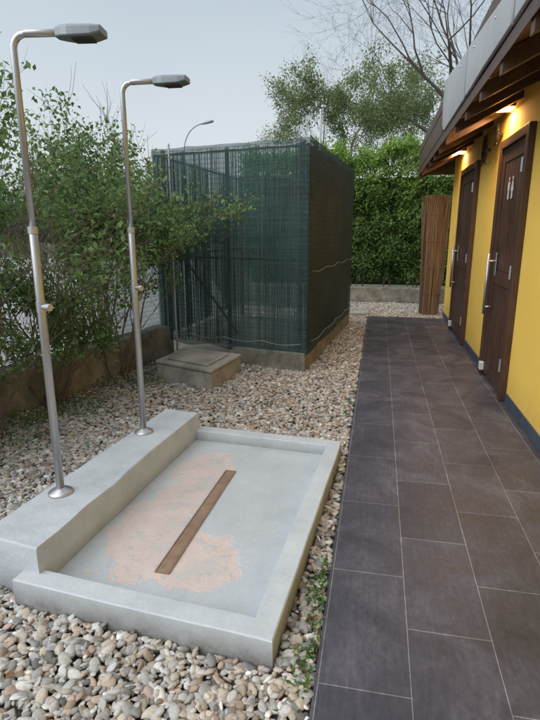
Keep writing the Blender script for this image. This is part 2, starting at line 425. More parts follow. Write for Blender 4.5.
# ---------------------------------------------------------------- manhole box
mb=empty('inspection_chamber',(-1.8,4.95,0),label='weathered concrete inspection chamber with slab lid on gravel',cat='manhole box')
mp=[Vector((-2.14,4.74,0)),Vector((-1.48,4.47,0)),Vector((-1.38,5.16,0)),Vector((-2.06,5.38,0))]
v,f=geo_prism(mp,-.05,.145); bevel(ch('chamber_base',v,f,M['conc'],mb),.012)
cc=sum(mp,Vector())/4
v,f=geo_prism([p+(p-cc).normalized()*.012 for p in mp],.150,.180); bevel(ch('slab',v,f,M['conc'],mb),.008)
v,f=geo_prism([cc+(p-cc)*.74 for p in mp],.182,.197)
bevel(ch('chamber_lid',v,f,M['conc'],mb),.006)
mc=meshobj('manhole_cover',*geo_box(-.55,-.12,9.2,9.75,-.03,.03),M['conc'],label='flat concrete manhole cover at end of tiled path',cat='manhole cover'); bevel(mc,.01)

# ---------------------------------------------------------------- low wall left + fence
W=[Vector((-3.30,.6,0)),Vector((-2.85,3.41,0)),Vector((-2.36,5.72,0))]
def wallpoly(W,th):
    o=[]
    for i,p in enumerate(W):
        d=(W[min(i+1,len(W)-1)]-W[max(i-1,0)]).normalized(); o.append(p+Vector((-d.y,d.x,0))*th)
    return o
def wallgeo(W,th,z0,z1):
    pts=[]
    for i in range(len(W)-1):
        for k in range(24): pts.append(W[i].lerp(W[i+1],k/24))
    pts.append(W[-1]); o=wallpoly(pts,th); V=[];F=[]
    for a,b in zip(pts,o):
        V+=[jit(Vector((a.x,a.y,z0))),jit(Vector((a.x,a.y,z1-.02)),.02,6),jit(Vector((a.x,a.y,z1))+(b-a)*.08,.016,6),jit(Vector((b.x,b.y,z1)),.02,6),Vector((b.x,b.y,z0))]
    n=len(pts)
    for i in range(n-1):
        for k in range(4): F.append((i*5+k,i*5+k+1,(i+1)*5+k+1,(i+1)*5+k))
    F.append((0,1,2,3,4)); F.append(tuple((n-1)*5+k for k in range(5))[::-1])
    return V,F
v,f=wallgeo(W,.2,-.09,.35)
meshobj('low_wall',v,f,M['conc_mossy'],label='low mossy concrete boundary wall under the shrubs',cat='wall')
fence=empty('wire_fence',(-2.9,3.4,.35),label='green wire fence on top of the low wall',cat='fence')
wc=[p+Vector((-.1,.02,0)) for p in W]
for i in range(5):
    t=i/4*2; k=min(int(t),1); p=wc[k].lerp(wc[k+1],t-k)
    v,f=geo_tube([[(Vector((p.x,p.y,.3)),.012),(Vector((p.x,p.y,1.7)),.012)]],8); ch('fence_post',v,f,M['steel_head'],fence)
pls=[]
for k in range(2):
    a,b=wc[k],wc[k+1]; L=(b-a).length; hgt=1.3; d=(b-a).normalized(); s=.09
    def P3(u,z): q=a+d*u; return Vector((q.x,q.y,.38+z))
    c=-hgt
    while c<L:
        u0=max(c,0);u1=min(c+hgt,L)
        if u1>u0: pls.append([(P3(u0,u0-c),.0008),(P3(u1,u1-c),.0008)]); pls.append([(P3(u0,hgt-(u0-c)),.0008),(P3(u1,hgt-(u1-c)),.0008)])
        c+=s
    for z in (0,.65,1.3): pls.append([(P3(0,z),.0018),(P3(L,z),.0018)])
v,f=geo_tube(pls,3,False); ch('wire_mesh',v,f,M['green_wire'],fence)
a=wc[1].lerp(wc[2],.5);b=wc[2]
V=[];F=[]
for i in range(13):
    p=a.lerp(b,i/12)
    for j in range(9):
        z=.36+1.6*j/8; V.append(Vector((p.x+.03,p.y,z))+noise.noise_vector(Vector((p.x*3,p.y*3,z*2)))*.03)
for i in range(12):
    for j in range(8): F.append((i*9+j,(i+1)*9+j,(i+1)*9+j+1,i*9+j+1))
ch('fence_fabric',V,F,M['net_thin'],fence,True)

# ---------------------------------------------------------------- shade-net enclosure
enc=empty('screened_enclosure',(-1.5,7,0),label='reed screen enclosure wrapped in dark green shade net',cat='enclosure')
C0=Vector((-.73,5.32,0));C1=Vector((-2.5,5.75,0));C2=Vector((-.45,8.40,0));C3=Vector((-2.3,8.8,0))
def face_net(a,b,z0,z1,name,mat,off,nx=60,nz=22,amp=.018,seed=0):
    V=[];F=[]; d=(b-a).normalized(); nrm=Vector((-d.y,d.x,0))*off
    for i in range(nx+1):
        u=i/nx
        for j in range(nz+1):
            w=j/nz; p=a.lerp(b,u)
            z=z0+(z1-z0)*w
            if j==nz: z+=-.008*abs(math.sin(math.pi*u*4))+.012*noise.noise(Vector((u*9,seed,0)))
            if j==0: z+=.03*noise.noise(Vector((u*7,seed,2)))
            q=Vector((p.x,p.y,z))+nrm
            L=(b-a).length
            nv=noise.noise(Vector((u*L*2.2+seed,z*1.4,seed)))+.5*noise.noise(Vector((u*L*8+seed,z*2.5,seed)))
            q+=Vector((-d.y,d.x,0))*nv*amp*(math.sin(math.pi*min(1,max(0,u)))**.3)
            V.append(q)
    for i in range(nx):
        for j in range(nz): k=i*(nz+1)+j; F.append((k,k+nz+1,k+nz+2,k+1))
    return ch(name,V,F,mat,enc,True)
ZT=2.31;ZB=.17
co_=Vector((.035,-.04,0))
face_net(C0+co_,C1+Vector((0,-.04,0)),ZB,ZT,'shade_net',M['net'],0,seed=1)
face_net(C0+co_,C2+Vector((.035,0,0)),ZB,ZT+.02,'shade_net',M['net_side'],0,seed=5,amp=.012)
face_net(C1,C3,ZB,ZT,'shade_net',M['net_back'],.03,seed=9)
face_net(C2,C3,ZB,ZT,'shade_net',M['net_back'],-.03,seed=12)
def reeds(a,b,z0,z1,dens,gap):
    d=(b-a);L=d.length;d.normalize();n=int(L*dens);Vs=[];Fs=[];Cs=[];k=0
    nrm=Vector((-d.y,d.x,0))
    for i in range(n):
        u=(i+random.random())/n*L
        if noise.noise(Vector((u*2.5,3,1)))+random.uniform(-.5,.5)<gap: continue
        r=random.uniform(.0022,.0050); p=a+d*u+nrm*random.uniform(-.008,.008)
        lean=random.gauss(0,.012); za=z0+random.uniform(0,.05); zb=z1-random.choice([0,0,.02,.05,.15,.4])*random.random()
        q=p+d*lean
        for (w,z) in ((p,za),(q,zb)):
            for t in (0,2.1,4.2): Vs.append((w.x+r*math.cos(t),w.y+r*math.sin(t),z))
        for s in range(3): Fs.append((k+s,k+(s+1)%3,k+3+(s+1)%3,k+3+s))
        k+=6
        base=np.array(random.choice([(.20,.16,.11),(.08,.06,.045),(.32,.27,.19),(.02,.018,.015),(.03,.025,.02)])); Cs+=[base]*6
    return np.array(Vs),np.array(Fs),np.array(Cs)
m_reed=attr_mat('reeds',.8)
for a,b,g in ((C0,C1,-.20),(C0,C2,-.9),(C1,C3,.1),(C2,C3,.1)):
    V,F,c=reeds(a,b,ZB+.02,ZT-.03,125,g)
    o=fast_mesh('reed_screen',V,F,c,m_reed,False); child(o,enc)
def post(p,z0,z1,r,mat,name='post'):
    v,f=geo_tube([[(Vector((p.x,p.y,z0)),r),(Vector((p.x,p.y,z1)),r)]],10); ch(name,v,f,mat,enc)
post(C0+Vector((-.05,.06,0)),-.05,ZT-.01,.03,M['rust']); post(C1+Vector((.08,.08,0)),-.05,ZT,.025,M['rust']); post(C2+Vector((-.07,0,0)),0,ZT+.05,.03,M['rust']); post(C3,0,ZT,.03,M['rust'])
post(C0.lerp(C1,.86)+Vector((0,-.10,0)),0,ZT+.03,.011,M['steel']); post(C0.lerp(C1,.5)+Vector((0,.07,0)),0,ZT-.02,.022,M['rust'])
post(C0.lerp(C2,.5)+Vector((-.07,0,0)),0,ZT+.02,.025,M['rust'])
pa=C0.lerp(C1,.86)+Vector((0,-.09,0));pb=C0.lerp(C1,.42)+Vector((0,-.09,0))
v,f=geo_tube([[(Vector((pa.x,pa.y,1.32)),.013),(Vector((pb.x,pb.y,.36)),.013)]],8); ch('brace',v,f,M['iron'],enc)
for a,b in ((C0,C1),(C0,C2),(C1,C3),(C2,C3)):
    for z in (ZT-.06,1.15):
        v,f=geo_tube([[(Vector((a.x*.995,a.y+.04,z)),.012),(Vector((b.x,b.y+.02,z)),.012)]],6); ch('rail',v,f,M['rust'],enc)
for a,b,zz,off in ((C0,C1,(ZT-.04,.30),Vector((-.02,-.085,0))),(C0,C2,(1.05,.32),Vector((.08,0,0)))):
    for z in zz:
        pl=[]
        for i in range(31):
            u=i/30;p=a.lerp(b,u)+off; pl.append((Vector((p.x,p.y,z-.03*abs(math.sin(u*math.pi*4)) )),.0020))
        v,f=geo_tube([pl],5); ch('cord',v,f,M['rope'],enc)
pr=[C0+Vector((.02,-.05,0)),C2+Vector((.03,0,0)),C3,C1+Vector((0,-.04,0))]
v,f=geo_prism([pr[0],pr[1],pr[1]+Vector((-.22,0,0)),Vector((-.93,5.55,0)),Vector((-1.62,5.72,0)),Vector((-1.62,5.50,0))],-.09,.19)
bevel(ch('plinth',v,f,M['conc_mossy'],enc),.015)
meshobj('metal_post',*geo_tube([[(Vector((-1.03,9.1,-.05)),.02),(Vector((-1.03,9.1,3.3)),.02),(Vector((-1.03,9.1,3.305)),.026),(Vector((-1.03,9.1,3.34)),.026)]],10),M['steel'],label='thin metal post rising behind the screened enclosure',cat='post')

# ---------------------------------------------------------------- gravel stones
def inside(P,poly):
    x,y=P[:,0],P[:,1];c=np.zeros(len(P),bool);n=len(poly)
    for i in range(n):
        x1,y1=poly[i][0],poly[i][1];x2,y2=poly[(i+1)%n][0],poly[(i+1)%n][1]
        if y1==y2: continue
        cond=((y1>y)!=(y2>y))&(x<(x2-x1)*(y-y1)/(y2-y1)+x1); c^=cond
    return c
def grow_poly(poly,d):
    cx=sum(p[0] for p in poly)/len(poly);cy=sum(p[1] for p in poly)/len(poly)
    r=[]
    for p in poly:
        v=Vector((p[0]-cx,p[1]-cy));L=v.length; v*= (L+d)/L; r.append((cx+v.x,cy+v.y))
    return r
excl=[grow_poly([A,B,C,Dq],.012),grow_poly(LB,.008),grow_poly(mp,.0),
      [(-.15,-2),(3,-2),(3,9.12),(-.15,9.12)],[(-.55,9.2),(-.12,9.2),(-.12,9.75),(-.55,9.75)],
      [pr[0],pr[1],C3,(-2.5,5.95),(-1.6,5.72)]]
bnd=[(-3.28,.6),(-2.85,3.41),(-2.36,5.72),(-2.3,8.8),(-.6,11.0),(1.5,11.0),(1.3,9.1),(-.13,9.12),(-.13,.5)]
from bmesh import new as bmnew, ops as bmo
def ico(sub):
    bm=bmnew(); bmo.create_icosphere(bm,subdivisions=sub,radius=1); bm.verts.ensure_lookup_table()
    V=np.array([v.co[:] for v in bm.verts]);F=np.array([[v.index for v in f.verts] for f in bm.faces]);bm.free();return V,F
pal=np.array([(.41,.40,.38),(.46,.45,.43),(.31,.30,.29),(.53,.515,.49),(.61,.595,.565),(.74,.72,.685),(.48,.405,.33),(.41,.33,.26),(.28,.22,.175),(.46,.35,.29),(.18,.175,.17),(.54,.48,.40),(.56,.50,.43),(.25,.24,.23)])
pwn=np.array([2.6,2.8,1.9,2.5,2.0,1.3,2.3,1.8,1.1,1.8,.9,2.2,2.1,1.2]);pwf=np.array([2,2.2,1.6,2.0,1.5,.9,3.0,2.4,1.4,2.0,.8,2.8,2.6,1.0])
def stones(y0,y1,pitch,sub,layers,zb,pw):
    pw=pw/pw.sum()
    Vb,Fb=ico(sub);allP=[];allz=[]
    for l in range(layers):
        xs=np.arange(-3.4,1.6,pitch);ys=np.arange(y0,y1,pitch)
        gx,gy=np.meshgrid(xs,ys);P=np.stack([gx.ravel(),gy.ravel()],1)
        P=P+rng.uniform(-.62,.62,P.shape)*pitch+pitch*.37*l
        k=inside(P,bnd)
        for e in excl: k&=~inside(P,e)
        P=P[k];allP.append(P);allz.append(np.full(len(P),zb+l*pitch*.28))
    P=np.concatenate(allP);z=np.concatenate(allz);n=len(P)
    mound=np.array([noise.noise(Vector((p[0]*1.7,p[1]*1.7,0))) for p in P])*.018
    a=pitch*.5*np.clip(rng.lognormal(0.14,.36,n),.5,1.9)
    S=np.stack([a*1.22,a*rng.uniform(.60,1.0,n),a*rng.uniform(.28,.55,n)],1)
    nv=len(Vb)
    k1=rng.normal(size=(n,3))*1.6;ph=rng.uniform(0,6.28,(n,1));k2=rng.normal(size=(n,3))*3.0;k3=rng.normal(size=(n,3))*1.2
    d1=1+.17*np.sin(k1@Vb.T+ph)+.11*np.sin(k2@Vb.T+ph*2)-.22*np.clip((k3@Vb.T)-.9,0,1)
    V=Vb[None]*d1[:,:,None]*S[:,None,:]
    yaw=rng.uniform(0,6.283,n);tx=rng.normal(0,.32,n);ty=rng.normal(0,.32,n)
    cx,sx=np.cos(tx),np.sin(tx);y1_=V[:,:,1]*cx[:,None]-V[:,:,2]*sx[:,None];z1_=V[:,:,1]*sx[:,None]+V[:,:,2]*cx[:,None]
    cy,sy=np.cos(ty),np.sin(ty);x2=V[:,:,0]*cy[:,None]+z1_*sy[:,None];z2=-V[:,:,0]*sy[:,None]+z1_*cy[:,None]
    cz,sz=np.cos(yaw),np.sin(yaw);X=x2*cz[:,None]-y1_*sz[:,None];Y=x2*sz[:,None]+y1_*cz[:,None]
    V=np.stack([X+P[:,0:1],Y+P[:,1:2],z2+(z+mound+rng.uniform(-.004,.006,n))[:,None]],2)
    c=pal[rng.choice(len(pal),n,p=pw)]*rng.uniform(.82,1.14,(n,1))
    F=(Fb[None]+np.arange(n)[:,None,None]*nv).reshape(-1,3)
    return V.reshape(-1,3),F,np.repeat(c,nv,axis=0)
parts=[stones(.9,2.6,.0255,2,2,-.017,pwn),stones(2.6,3.6,.0255,2,2,-.017,(pwn+pwf)/2),stones(3.6,11.2,.031,1,2,-.021,pwf)]
off=0;Vs=[];Fs=[];cs=[]
for a,b,c in parts: Vs.append(a);Fs.append(b+off);cs.append(c);off+=len(a)
fast_mesh('gravel',np.concatenate(Vs),np.concatenate(Fs),np.concatenate(cs),M['stone'],True,kind='stuff')

# ---------------------------------------------------------------- weeds and dry leaves
wp=[]
for _ in range(18):
    if random.random()<.75: cx_,cy_=random.gauss(-.185,.015),random.uniform(1.0,2.2)
    else: cx_,cy_=random.gauss(-.20,.02),random.uniform(2.4,6)
    for _ in range(random.randint(8,26)): wp.append((random.gauss(cx_,.016),random.gauss(cy_,.035),random.uniform(-.005,.025)))
for _ in range(34):
    cy_=random.uniform(2.8,5.3); cx_=-2.90+(cy_-2.4)*.17+random.uniform(.0,.5)
    for _ in range(50): wp.append((random.gauss(cx_,.07),random.gauss(cy_,.09),random.uniform(0,.06)))
for _ in range(6):
    cx_,cy_=random.choice([(-.9,1.38),(-.5,1.3),(-1.2,3.5),(-.9,4.1),(-1.9,3.0),(-1.7,1.6),(-.4,4.4)])
    for _ in range(8): wp.append((random.gauss(cx_,.04),random.gauss(cy_,.04),random.uniform(0,.02)))
wp=[p for p in wp if p[0]<-.145]
leaves('weeds',wp,.027,[(.09,.20,.045),(.13,.27,.065),(.075,.15,.035)],.45,kind='stuff')
dl=[(random.uniform(-2.7,-.2),random.uniform(1,8),.012) for _ in range(260)]
dl+=[(random.uniform(-2.9,-2.2),random.uniform(2.2,5.3),.014) for _ in range(200)]
dl+=[(random.uniform(-.25,-.15),random.uniform(1.1,6),.014) for _ in range(50)]
dl=[p for p in dl if not any(inside(np.array([p[:2]]),e)[0] for e in excl)]
leaves('dry_leaves',dl,.032,[(.26,.13,.06),(.34,.20,.10),(.18,.10,.05)],.5,kind='stuff')

# ---------------------------------------------------------------- shrubs
GREEN=[(.12,.205,.06),(.155,.26,.085),(.20,.32,.11),(.09,.155,.048),(.25,.36,.145)]
def shrub(base,height,spread,nst,lab,leafn=3,lsz=.045,lean=(0,0),lowz=.2,d0=.36,lowp=.35):
    root=empty('shrub',base,label=lab,cat='shrub',group='shrubs along the low wall')
    out=[];tips=[]
    for i in range(nst):
        a=random.uniform(0,6.283);b=Vector(base)+Vector((math.cos(a),math.sin(a),0))*random.uniform(0,.16)
        d=Vector((math.cos(a)*spread*.40+lean[0],math.sin(a)*spread*.40+lean[1],1))
        grow(b,d,height*random.uniform(.28,.46),random.uniform(.008,.015),0,3,out,tips,.32,(3,4),.04,.68,.80)
    v,f=geo_tube(out,4,False); ch('stems',v,f,M['bark'],root,True)
    P=[]
    for t in tips:
        if t.z<lowz: continue
        if t.z<.8 and random.random()<lowp: continue
        if t.z>height+.1+.15*noise.noise(t*2) : continue
        dens=.6+noise.noise(t*1.9)*1.9
        if dens<d0: continue
        for _ in range(leafn if dens<1 else leafn+1): P.append((t.x+random.gauss(0,.045),t.y+random.gauss(0,.045),t.z+random.gauss(0,.045)))
    o=leaves('foliage',P,lsz,GREEN,.6); child(o,root)
    return len(P)
L1='tall twiggy green shrub with tangled stems by the wall'
L2='low leafy shrub spilling over the concrete wall'
nl=0
for b,hh,sp,ns in [((-2.75,2.45,.0),2.2,.9,7),((-2.72,3.1,0),2.3,.9,7),((-2.70,3.8,0),2.3,.8,7),((-3.1,4.4,.3),2.4,.7,7),((-2.72,4.55,0),2.2,.7,7),((-3.0,5.2,.3),2.3,.7,7),((-3.4,3.2,.2),2.5,.9,7),((-3.2,2.3,0),2.35,.9,7),((-3.8,4.4,.2),2.5,.8,6)]:
    nl+=shrub(b,hh,sp,ns,L1,d0=.42)
for b,hh,sp,ns in [((-2.85,2.6,.0),1.0,1.5,7),((-2.72,3.75,0),.95,1.5,6),((-3.1,3.9,.3),1.2,1.5,6),((-3.25,2.9,.2),1.3,1.5,6)]:
    nl+=shrub(b,hh,sp,ns,L2,3,.040,lowz=.15,d0=.42,lowp=.25)
nl+=shrub((-2.55,4.75,0),2.35,.55,8,L1,d0=.30)
nl+=shrub((-2.80,4.95,.3),2.4,.6,7,L1,d0=.32)
print('leaves',nl)

# ---------------------------------------------------------------- hedge
hd=empty('hedge',(.3,11.8,0),label='tall clipped evergreen hedge behind a low concrete wall',cat='hedge')
def topz(x): return 2.96+.30*noise.noise(Vector((x*1.1,0,0)))+.22*noise.noise(Vector((x*4,3,0)))
def hedge_leaves(x0,x1,y0,y1,z0,n):
    P=[]
    while len(P)<n:
        fc=random.random();x=random.uniform(x0,x1);top=topz(x)+abs(random.gauss(0,.12))
        z=z0+(top-z0)*random.random()**.85;y=y0
        if fc<.74: y=y0+abs(random.gauss(0,.12))+max(0,z-2.5)*.5
        elif fc<.92: z=top-abs(random.gauss(0,.10));y=random.uniform(y0+.15,y1)
        else: x=random.choice([x0,x1])+random.gauss(0,.1);y=random.uniform(y0,y1)
        bul=.30*noise.noise(Vector((x*1.9,z*1.9,4)))+.16*noise.noise(Vector((x*6,z*6,9)))
        if z<z0+.35 and random.random()<.5: continue
        P.append((x,y+bul,z))
    return P
P=hedge_leaves(-2.9,1.9,11.2,12.2,.40,42000)
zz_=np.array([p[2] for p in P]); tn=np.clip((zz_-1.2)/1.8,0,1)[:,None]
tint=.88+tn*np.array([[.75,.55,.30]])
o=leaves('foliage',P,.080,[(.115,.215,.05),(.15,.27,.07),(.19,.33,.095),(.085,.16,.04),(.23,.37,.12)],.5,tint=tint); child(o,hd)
v,f=geo_box(-2.8,1.8,11.6,12.0,.30,2.50); ch('inner_core',v,f,M['black'],hd)  # plain dark box filling the hedge behind its leaves
out=[];tp=[]
for i in range(26):
    grow(Vector((random.uniform(-2.7,1.7),random.uniform(11.35,11.5),0)),(random.gauss(0,.2),random.gauss(0,.1),1),.55,random.uniform(.012,.025),0,1,out,tp,.3)
v,f=geo_tube(out,5); ch('stems',v,f,M['bark'],hd)
v,f=wallgeo([Vector((1.9,11.0,0)),Vector((-2.6,11.05,0))],-.18,-.09,.30)
meshobj('garden_wall',v,f,M['conc_mossy'],label='low weathered concrete wall in front of the hedge',cat='wall')

# ---------------------------------------------------------------- reed mat bundle
V=[];F=[];Cs=[];k=0
for i in range(520):
    u=random.random(); x=.75+.33*u; y=9.62-.10*math.sin(u*math.pi)*random.choice([-.6,1,1])+random.gauss(0,.02)
    r=random.uniform(.0025,.0055); zt=2.03-random.random()**2*.30; lx=random.gauss(0,.045)+.02; bx=random.gauss(0,.016)
    cc_=np.array(random.choice([(.36,.26,.18),(.28,.195,.13),(.44,.33,.235),(.16,.105,.075),(.40,.28,.19),(.24,.155,.10)]))
    for kk,(xx,z) in enumerate(((x,-.03),(x+lx*.5+bx,1.0),(x+lx,zt))):
        for t in (0,2.1,4.2): V.append((xx+r*math.cos(t),y+r*math.sin(t),z))
    for seg in range(2):
        for s in range(3): F.append((k+seg*3+s,k+seg*3+(s+1)%3,k+seg*3+3+(s+1)%3,k+seg*3+3+s))
    k+=9; Cs+=[cc_]*9
rm=empty('reed_mat',(.95,9.6,0),label='brown reed mat standing upright at end of yellow building',cat='reed mat')
o=fast_mesh('reeds',np.array(V),np.array(F),np.array(Cs),m_reed,False); child(o,rm)
for z in (.35,.8,1.25,1.7):
    v,f=geo_tube([[(Vector((.74,9.56,z)),.004),(Vector((.92,9.48,z)),.004),(Vector((1.10,9.56,z)),.004)]],5); ch('binding_wire',v,f,M['rust'],rm)

# ---------------------------------------------------------------- building
XW=1.14
bd=empty('building',(3,4,0),label='yellow plastered changing building with dark wooden doors and eaves',cat='building')
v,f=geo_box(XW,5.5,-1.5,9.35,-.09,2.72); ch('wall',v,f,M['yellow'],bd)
for a,b in ((-1.2,4.60),(5.66,6.93),(8.19,9.35)):
    v,f=geo_box(XW-.012,XW-.001,a,b,.001,.085); ch('skirting',v,f,M['skirt'],bd)
XE=.60
def strip(x0,z0,x1,z1,th,y0,y1):
    V=[(x0,y0,z0),(x1,y0,z1),(x1,y0,z1+th),(x0,y0,z0+th),(x0,y1,z0),(x1,y1,z1),(x1,y1,z1+th),(x0,y1,z0+th)]
    return V,[(0,1,2,3),(7,6,5,4),(0,4,5,1),(1,5,6,2),(2,6,7,3),(3,7,4,0)]
gs=[]
nb=5
for i in range(nb):
    a=i/nb;b=(i+1)/nb-.012; gs.append(strip(XE+.03+a*.55,2.40+a*.26,XE+.03+b*.55,2.40+b*.26,.02,-1.5,9.7))
roof=ch('roof',*merge(gs),M['wood_soffit'],bd)
v,f=strip(XE+.02,2.802,3.3,3.6,.03,-1.5,9.7); ch('roof_covering',v,f,M['metal_grey'],roof)
v,f=strip(XE+.03,2.43,XW+.05,2.69,.02,-1.5,9.7); ch('underlay',v,f,M['wood'],roof)
y=.2
while y<9.7:
    v,f=strip(XE+.006,2.275,XW-.0,2.545,.10,y,y+.07); ch('rafter',v,f,M['wood'],roof); y+=.62
v,f=geo_box(XE-.006,XE+.0,-1.5,9.72,2.335,2.43); ch('fascia_board',v,f,M['wood'],roof)
v,f=geo_box(XE,XE+.029,-1.5,9.72,2.378,2.56); ch('fascia_board',v,f,M['wood'],roof)
for za,zb,dx_ in ((2.432,2.555,-.004),(2.562,2.68,.003),(2.686,2.80,-.002)):
    v,f=geo_box(XE-.008+dx_,XE-.0005,6.10,9.722,za,zb); ch('fascia_board',v,f,M['wood'],roof)
v,f=geo_box(XE+.001,XE+.029,-1.5,9.70,2.562,2.80); ch('fascia_board',v,f,M['wood'],roof)
v,f=geo_box(XE+.031,XW+.3,9.69,9.719,2.36,2.799); ch('end_board',v,f,M['wood'],roof)
def zhi(y):
    return max(2.66+.105*(y-3.4),2.6)
bounds=[-1.4,.1,1.55,3.0,4.5,6.15]
for i in range(5):
    y0,y1=bounds[i],bounds[i+1]+(.03 if i<4 else 0); n=20; dxo=-.004 if i%2 else 0
    V=[];F=[]
    for k in range(n+1):
        yy=y0+(y1-y0)*k/n; lo=2.425;hi=max(zhi(yy),lo+.05)
        q=max(0,(yy-5.85)/.30); curve=(1-math.sqrt(max(0,1-q*q)))*.16 if q>0 else 0
        hi-=curve; lo+=curve*1.6
        for a,b in ((XE-.010,lo-.012),(XE-.022,lo),(XE-.024,hi-.03),(XE-.010,hi),(XE+.12,hi+.03)):
            V.append((a+dxo+.004*noise.noise(Vector((yy*2,b*3,0))),yy,b))
    for k in range(n):
        for j in range(4): F.append((k*5+j,k*5+j+1,(k+1)*5+j+1,(k+1)*5+j))
    o=ch('metal_flashing',V,F,M['metal_grey'],roof,True); o.data.set_sharp_from_angle(angle=math.radians(35)); s=o.modifiers.new('s','SOLIDIFY'); s.thickness=.003
for yy in np.arange(1.2,5.6,.75):
    z=zhi(yy)-.07
    v,f=geo_tube([[(Vector((XE-.024,yy,z)),.008),(Vector((XE-.033,yy,z)),.006)]],8); ch('screw',v,f,M['steel'],roof)
def door(y0,y1,zt,hy,lab):
    leaf=[geo_box(XW-.018,XW-.002,y0+.08,y1-.08,.03,zt-.08)]
    for a,b,c,d in ((y0+.085,y0+.19,.035,zt-.085),(y1-.19,y1-.085,.035,zt-.085)): leaf.append(geo_box(XW-.032,XW-.0175,a,b,c,d))
    for zc in (.035,.95,zt-.205): leaf.append(geo_box(XW-.030,XW-.0177,y0+.1905,y1-.1905,zc,zc+.12))
    n=5;w=(y1-y0-.40)/n
    for i in range(n):
        for za,zb in ((.165,.94),(1.08,zt-.215)): leaf.append(geo_box(XW-.025,XW-.0179,y0+.2+i*w+.006,y0+.2+(i+1)*w-.006,za,zb))
    d=ch('door',*merge(leaf),M['wood'],bd,label=lab)
    fr=merge([geo_box(XW-.055,XW-.001,y0,y0+.078,.002,zt),geo_box(XW-.055,XW-.001,y1-.078,y1,.002,zt),geo_box(XW-.054,XW-.0012,y0+.0775,y1-.0775,zt-.078,zt-.0005)])
    o=ch('frame',*fr,M['wood'],d); bevel(o,.005)
    z0,z1=.68,1.20; xh=XW-.105
    hs=[geo_tube([[(Vector((xh,hy,z0-.03)),.013),(Vector((xh,hy,z1+.03)),.013)]],14)]
    for z in (z0+.04,z1-.04): hs.append(geo_tube([[(Vector((XW-.03,hy,z)),.010),(Vector((xh,hy,z)),.010)]],10))
    ch('handle',*merge(hs),M['steel'],d,True)
    v,f=geo_box(XW-.042,XW-.0325,hy-.03,hy+.03,1.02,1.24); bevel(ch('lock_plate',v,f,M['steel'],d),.003)
    for z in (.25,1.05,1.9):
        v,f=geo_tube([[(Vector((XW-.06,y0+.075,z)),.011),(Vector((XW-.06,y0+.075,z+.11)),.011)]],10); ch('hinge',v,f,M['steel'],d)
    v,f=geo_box(XW-.075,XW-.033,y1-.17,y1-.10,.06,.14); bevel(ch('door_stop',v,f,M['white'],d),.006)
    return d
d1_=door(4.62,5.64,2.26,5.40,'dark brown panelled door with bar handle and pictograms')
d2_=door(6.94,8.18,2.26,7.93,'dark brown panelled door with bar handle')
def pict(yc,zc,skirt):
    x0=XW-.040; gs=[]
    def yz(poly,xa=x0,xb=x0+.005):
        n=len(poly);v=[(xa,a,b) for a,b in poly]+[(xb,a,b) for a,b in poly]
        f=[tuple(range(n)),tuple(range(2*n-1,n-1,-1))]+[(i,i+n,(i+1)%n+n,(i+1)%n) for i in range(n)]
        return v,f
    gs.append(yz([(yc+.016*math.cos(t),zc+.085+.016*math.sin(t)) for t in np.linspace(0,2*math.pi,14,endpoint=False)]))
    if skirt: gs.append(yz([(yc-.016,zc+.064),(yc+.016,zc+.064),(yc+.042,zc-.02),(yc-.042,zc-.02)]))
    else: gs.append(yz([(yc-.032,zc+.064),(yc+.032,zc+.064),(yc+.032,zc+.005),(yc+.018,zc-.02),(yc-.018,zc-.02),(yc-.032,zc+.005)]))
    for s in (-1,1): gs.append(yz([(yc+s*.014-.008,zc-.021),(yc+s*.014+.008,zc-.021),(yc+s*.014+.008,zc-.085),(yc+s*.014-.008,zc-.085)]))
    return merge(gs)
ch('pictogram',*pict(5.05,1.80,True),M['white'],d1_); ch('pictogram',*pict(5.18,1.80,False),M['white'],d1_)
def ring_geo(c,R,r,n=24):
    pl=[]
    for i in range(n+1):
        t=2*math.pi*i/n; pl.append((Vector((c[0],c[1]+R*math.cos(t),c[2]+R*math.sin(t))),r))
    return geo_tube([pl],6)
def ornament(yc,zc,R,lab):
    wr=empty('wall_ornament',(XW-.03,yc,zc),label=lab,cat='ornament')
    gs=[ring_geo((XW-.06,yc,zc),R,.011),ring_geo((XW-.06,yc,zc),R*.35,.010)]
    for i in range(6):
        t=i*math.pi/3; gs.append(geo_tube([[(Vector((XW-.06,yc+R*.3*math.cos(t),zc+R*.3*math.sin(t))),.008),(Vector((XW-.06,yc+R*1.4*math.cos(t),zc+R*1.4*math.sin(t))),.007)]],6))
    gs.append(geo_tube([[(Vector((XW,yc,zc)),.016),(Vector((XW-.065,yc,zc)),.016)]],8))
    ch('ring',*merge(gs),M['iron'],wr)
ornament(6.42,2.30,.13,'round dark iron wheel ornament fixed on yellow wall')
ornament(5.86,2.36,.08,'small round dark iron ornament fixed on yellow wall')
for i,(y,zl) in enumerate(((5.49,2.53),(8.29,2.53))):
    r=empty('wall_lamp',(1.05,y,zl),label='small square lit lamp on yellow wall under the eaves',cat='lamp',group='lit lamps under the eaves')
    v,f=merge([geo_box(XW-.17,XW-.001,y-.08,y+.08,zl,zl+.03)]); bevel(ch('lamp_housing',v,f,M['rust'],r),.004)
    v,f=geo_box(XW-.165,XW-.015,y-.07,y+.07,zl-.022,zl-.0015); ch('lamp_glass',v,f,M['glow'],r)
    la=bpy.data.lights.new('lamp_light','AREA'); la.energy=15.0; la.color=(1,.60,.27); la.size=.13
    lo=bpy.data.objects.new('lamp_light',la); lo.location=(XW-.12,y,zl-.03); col.objects.link(lo); child(lo,r)

